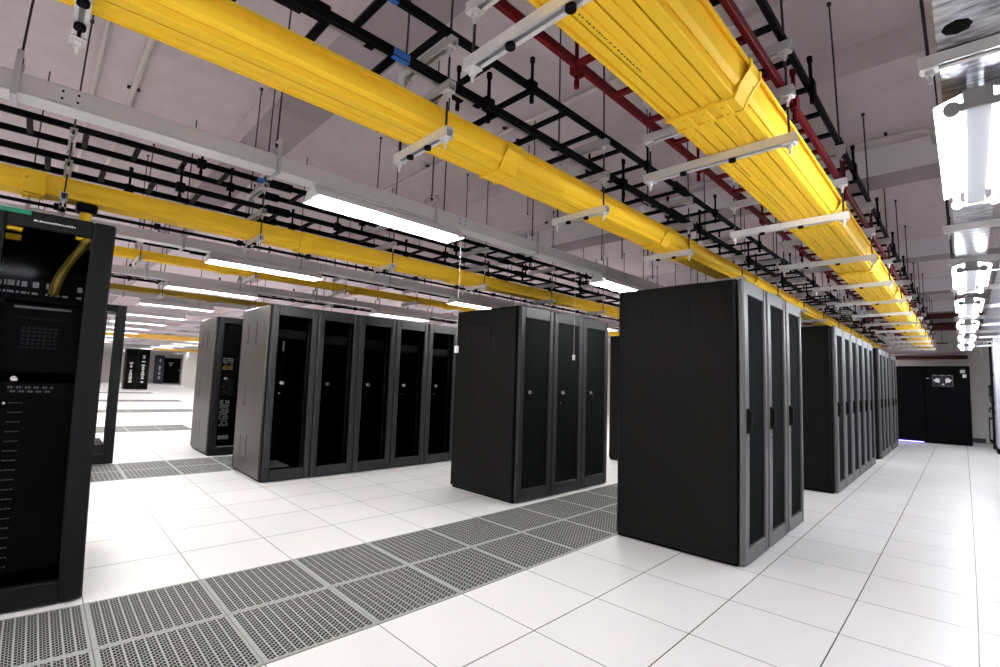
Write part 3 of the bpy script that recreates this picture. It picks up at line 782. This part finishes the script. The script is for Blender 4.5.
def twin_fixture(x, y0, label):
    L = .6
    t = thing('twin_tube_fixture', (x, y0 + L, 2.36), label, 'ceiling light', 'twin-tube fixtures')
    if 'body' not in FX:
        FX['body'] = MB().sheet([(-.036, .0), (-.042, .06), (.042, .06), (.036, .0)][::-1], -L, L, .002, 'lamp_body').box(-.036, .036, -L, L, -.002, .002, 'lamp_body').cbox(-.02, .02, -L + .1, L - .1, .06, .10, 'lamp_body', .003).mesh('body')
        for s in (-1, 1):
            b = MB(); pr = [(s * .043, .062), (s * .125, .035), (s * .128, .030)]
            b.sheet(pr if s > 0 else pr, -L + .02, L - .02, .002 * s, 'white')
            FX['wings%d' % s] = b.mesh('reflector_wing')
        for s in (-1, 1):
            b = MB(); y = s * (L + .004)
            b.cbox(-.042, .042, y - .008, y + .008, -.012, .06, 'lamp_body', .003)
            for q in (-1, 1):
                b.cyl((q * .076, y - .010, .0), (q * .076, y + .010, .0), .026, 'lamp_body', 16)
                b.cbox(min(q * .03, q * .076), max(q * .03, q * .076), y - .007, y + .007, -.014, .014, 'lamp_body', .002)
            FX['bracket%d' % s] = b.mesh('end_bracket')
    part('body', FX['body'], t); [(part('reflector_wing', FX['wings%d' % s], t), part('end_bracket', FX['bracket%d' % s], t)) for s in (-1, 1)]
    for q in (-.076, .076): part('lamp_tube', FX['tube_cool'], t, None, (q, 0, 0))
    return t
for n, y in enumerate([-4.6, -1.05, 2.03, 4.05, 6.35, 8.75, 10.9]):
    twin_fixture(.055, y, 'twin-tube bare fluorescent light under the steel trunking, %s' % ['behind the camera', 'nearest and largest', 'second in view', 'third in view', 'fourth in view', 'fifth in view', 'farthest'][n])
tag(link('cable_loop', MB().tube([(-.10, .15, .06), (-.04, .1, -.01), (.05, 0, -.03), (.13, -.1, .0), (.2, -.15, .1), (.22, -.2, .2)], .012, 'cable', 8).mesh('cable_loop'), None, (.24, 2.2, 2.4)), 'black cable loop sagging beside the second twin-tube light', 'cable')

# ------------------------------------------------------------------ ceiling conduits
def conduit(label, y, z, x0, x1, r, clips, bend=False):
    t = thing('conduit', (x0, y, z), label, 'conduit', 'pale ceiling conduits')
    pts = [(0, 0, 0), (x1 - x0, 0, 0)]
    if bend: pts = [(0, 0, 0), (x1 - x0 - .12, 0, 0), (x1 - x0 - .04, 0, -.015), (x1 - x0, .0, -.06), (x1 - x0 + .01, 0, -.16)]
    part('pipe', MB().tube(pts, r, 'pipe', 10), t)
    for c in clips: part('clip', MB().cbox(c - x0 - .012, c - x0 + .012, -.05, .05, r * .4, r + .012, 'rod', .002).cyl((c - x0, 0, r), (c - x0, 0, (ZC if y < .78 else ZS) - z - .004), .006, 'rod', 6), t)
conduit('pale conduit on the ceiling at top left, thinner of two', -3.18, ZC - .035, -8.5, -2.5, .018, [])
conduit('pale conduit on the ceiling at top left, thicker of two', -2.90, ZC - .04, -8.5, -2.5, .025, [-5.3])
conduit('pale conduit crossing above the narrow yellow duct', -.05, ZC - .06, -6.5, .2, .02, [-4.6, -3.3, -2.0, -1.2])
conduit('long pale conduit crossing the ceiling before the second beam', 1.93, ZS - .06, -6.5, -.12, .022, [-4.4, -2.9, -1.4, -.45], True)

# free threaded studs on the ceiling
STUD = MB().cyl((0, 0, -.28), (0, 0, 0), .006, 'rod', 8).cyl((0, 0, -.29), (0, 0, -.275), .013, 'rod', 8)
sm = STUD.mesh('ceiling_stud')
for n, (x, y) in enumerate([(-3.9, -1.15), (-3.4, .4), (-3.9, .95)]):
    tag(link('ceiling_stud', sm, None, (x, y, top_at(y))), 'short black threaded stud on the ceiling left of the narrow duct, %s from camera' % ORD[n], 'stud', 'ceiling studs')
for n, (x, y, z) in enumerate([(-3.35, -.75, 2.3), (-2.55, .9, 2.3), (-2.45, 2.5, 2.3)]):
    tz = top_at(y)
    tag(link('hanging_rod', MB().cyl((0, 0, z - tz + .3), (0, 0, 0), .006, 'rod', 8).mesh('hanging_rod'), None, (x, y, tz)), 'single dark hanging rod %s' % ['behind the nearest raceway bracket', 'between raceway and narrow duct', 'over the gap behind the big block'][n], 'rod', 'hanging rods')

# ------------------------------------------------------------------ far end of the right aisle
t = thing('cooling_unit', (-.68, 13.5, 0), 'large black two-door cooling unit with display panel at the aisle end', 'cooling unit')
part('indicator_strip', MB().box(-.77, -.2, -.004, 0.0, .018, .030, 'blue_glow'), t, 'thin blue glowing strip at the foot')
part('body', MB().cbox(-.79, .79, .03, .95, .0, 2.035, 'crac', .01).cbox(-.78, .78, .035, .2, -.0, .04, 'hole', .004), t)
for s, nm in ((-1, 'left'), (1, 'right')):
    x0, x1 = (-.787, -.155) if s < 0 else (-.145, .787)
    d = part('door', MB().cbox(x0, x1, 0, .03, .04, 2.03, 'crac', .008), t)
    if s > 0:
        b = MB(); outline(b, .02, .45, 1.50, 1.80, .0, 'server', .018, .012)
        b.box(.035, .435, -.006, 0, 1.515, 1.785, 'screen')
        dp = part('display_panel', b, d, 'grey framed display panel')
        for q in (-1, 1):
            c = .235; V = [(c + q * .06, 1.59), (c + q * .15, 1.61), (c + q * .19, 1.66), (c + q * .12, 1.715), (c + q * .06, 1.70)]
            part('display_graphic', MB().add([(x, -.009, z) for x, z in V] + [(x, -.006, z) for x, z in V], [(0, 1, 2, 3, 4), (9, 8, 7, 6, 5)] + [(n, (n + 1) % 5, 5 + (n + 1) % 5, 5 + n) for n in range(5)], 'label_white'), dp, 'white shape on the display')
        for u0, u1 in ((.06, .09), (.2, .26), (.35, .40)): part('indicator', MB().box(u0, u1, -.014, -.011, 1.786, 1.794, 'server_lit'), dp)
        part('indicator', MB().box(.22, .27, -.009, -.006, 1.54, 1.565, 'label_white'), dp, 'small white lamp under the display')
        part('sticker', MB().box(.60, .70, -.004, 0, 1.85, 1.93, 'server_lit').box(.64, .69, -.004, 0, 1.94, 1.965, 'server'), d, 'pale grey sticker')
        part('sticker', MB().box(.645, .72, -.004, 0, 1.73, 1.82, 'label_white'), d, 'white sticker')
        part('badge', MB().box(-.10, -.05, -.004, 0, 1.70, 1.715, 'server_lit'), d)
def tagged(name, mb, label, cat, loc=(0, 0, 0), group=None): return tag(link(name, mb.mesh(name), None, loc), label, cat, group)
tagged('pipe', MB().cyl((0, 0, 0), (3.5, 0, 0), .035, 'pipe', 12), 'grey pipe along the wall above the cooling unit', 'pipe', (-3.3, 14.80, 2.45))
tagged('pipe', MB().cyl((0, 0, 0), (3.4, 0, 0), .055, 'red_pipe', 12), 'red-brown pipe directly above the cooling unit', 'pipe', (-3.3, 14.80, 2.33))
for z, nm in ((3.54, 'upper'), (3.20, 'lower')):
    tagged('fire_pipe', MB().cyl((0, 0, 0), (6.0, 0, 0), .11, 'red_pipe', 14), 'thick red-brown fire pipe crossing near the far ceiling, %s one' % nm, 'pipe', (-4.0, 14.72, z), 'red-brown fire pipes')
# emergency twin heads
for n, (x, z) in enumerate([(-.42, 2.66), (-1.75, 2.62)]):
    t = thing('emergency_light', (x, 13.9, z), ['small white twin-head emergency light right of the wide duct end', 'small white twin-head emergency light left of the wide duct end'][n], 'emergency light', 'emergency lights')
    part('bracket', MB().cyl((0, 0, 0), (0, 0, ZS - z), .006, 'rod', 6).cbox(-.2, .2, -.02, .02, -.01, .02, 'server', .004), t)
    for s in (-1, 1): part('lamp_head', MB().cyl((s * .16, 0, -.01), (s * .16, -.10, -.06), .035, 'white', 10, .055), t)
t = thing('hanging_sign_light', (.36, 13.6, 2.5), 'narrow white lamp hanging near the right end of the far wall', 'light')
part('lamp_body', MB().cbox(-.02, .02, -.02, .02, -.22, .06, 'white', .004), t); part('rod', MB().cyl((0, 0, .06), (0, 0, ZS - 2.5), .006, 'rod', 6), t)

# right end: tall white cabinet, phone, framed box
t = thing('wall_cabinet', (.52, 13.1, 0), 'tall bluish white cabinet with black edges at the far right', 'cabinet')
part('body', MB().cbox(.02, .75, -1.2, 0, .12, 2.62, 'cabinet_white', .006), t)
part('plinth', MB().cbox(.0, .75, -1.2, .02, 0, .12, 'ladder', .004), t, 'black plinth')
part('corner_strip', MB().cbox(-.03, .03, -.02, .05, .0, 2.66, 'ladder', .004), t, 'black corner strip')
for z in (1.75, 1.05): part('latch', MB().cbox(.012, .021, -.30, -.22, z, z + .1, 'server', .002), t)
part('cord', MB().tube([(.015, -.4, .95), (.012, -.3, .86), (.012, -.2, .84), (.01, -.06, .80)], .008, 'cable', 6), t, 'black cord')
t = thing('wall_phone', (.555, 14.86, 1.40), 'black wall telephone with looped cord on the far wall', 'telephone')
part('base', MB().cbox(-.035, .06, -.03, .04, -.06, .13, 'cable', .01), t)
part('handset', MB().cyl((-.03, -.05, -.10), (-.03, -.05, .13), .018, 'cable', 8).cbox(-.06, -.0, -.085, -.03, .10, .17, 'cable', .012).cbox(-.06, -.0, -.085, -.03, -.14, -.07, 'cable', .012), t)
part('cord', MB().tube([(-.03, -.05, -.13), (-.035, -.05, -.24), (.0, -.05, -.33), (.05, -.05, -.30), (.06, -.04, -.06)], .012, 'cable', 8), t)
t = thing('framed_box', (.585, 14.86, 0), 'black-framed white box with red top below the telephone', 'cabinet')
part('frame', MB().cbox(-.11, -.085, -.05, .04, .06, .66, 'ladder', .004).cbox(-.11, .2, -.05, .04, .06, .11, 'ladder', .004), t)
part('top_bar', MB().cbox(-.11, .2, -.06, .04, .65, .70, 'red', .004), t, 'red top bar'); part('panel', MB().cbox(-.085, .2, -.03, .04, .11, .66, 'white', .004), t)
tagged('wall_bracket', MB().cbox(-.05, .1, -.06, .0, .0, .05, 'cable', .006).cbox(-.05, -.02, -.07, .0, -.09, .04, 'cable', .006), 'black wall bracket between telephone and framed box', 'bracket', (.54, 14.88, .92))

# ------------------------------------------------------------------ world, camera, view
w = bpy.data.worlds.new('World'); SC.world = w; w.use_nodes = True
w.node_tree.nodes['Background'].inputs[0].default_value = (0.5, 0.5, 0.55, 1); w.node_tree.nodes['Background'].inputs[1].default_value = 0.2

cam = bpy.data.cameras.new('Camera'); co = bpy.data.objects.new('Camera', cam); COL.objects.link(co); SC.camera = co
cx, cy, cz, yaw, pitch, roll, FPX, K1 = -4.90609539e-02, -3.26493742e+00, 1.35558927e+00, -7.91069308e-01, 9.55294597e-02, 3.26228102e-02, 4.78999799e+02, -4.40901200e-02
f = Vector((math.sin(yaw) * math.cos(pitch), math.cos(yaw) * math.cos(pitch), math.sin(pitch)))
r = Vector((math.cos(yaw), -math.sin(yaw), 0)); u = r.cross(f)
r2 = math.cos(roll) * r + math.sin(roll) * u; u2 = -math.sin(roll) * r + math.cos(roll) * u
mw = Matrix((( r2.x, u2.x, -f.x, cx), (r2.y, u2.y, -f.y, cy), (r2.z, u2.z, -f.z, cz), (0, 0, 0, 1)))
co.matrix_world = mw
cam.sensor_width = 36.0; cam.sensor_fit = 'HORIZONTAL'; cam.lens = FPX / 1000 * 36.0; cam.clip_start = .05; cam.clip_end = 200
PANO = True
if PANO:                                    # wide lens with its slight barrel distortion
    cam.type = 'PANO'
    c = cam
    c.panorama_type = 'FISHEYE_LENS_POLYNOMIAL'
    c.fisheye_fov = math.radians(170)
    c.fisheye_polynomial_k0 = 0.0
    c.fisheye_polynomial_k1, c.fisheye_polynomial_k2, c.fisheye_polynomial_k3, c.fisheye_polynomial_k4 = -5.84209944e-02, 1.38392025e-04, 4.91394254e-05, -1.08626064e-06
SC.view_settings.view_transform = 'Standard'
SC.view_settings.look = 'None'
SC.view_settings.gamma = 1.0
SC.view_settings.use_curve_mapping = False
SC.view_settings.exposure = 0.0
SC.cycles.max_bounces = 8; SC.cycles.diffuse_bounces = 5; SC.cycles.glossy_bounces = 4; SC.cycles.transparent_max_bounces = 12
SC.cycles.sample_clamp_indirect = 8.0
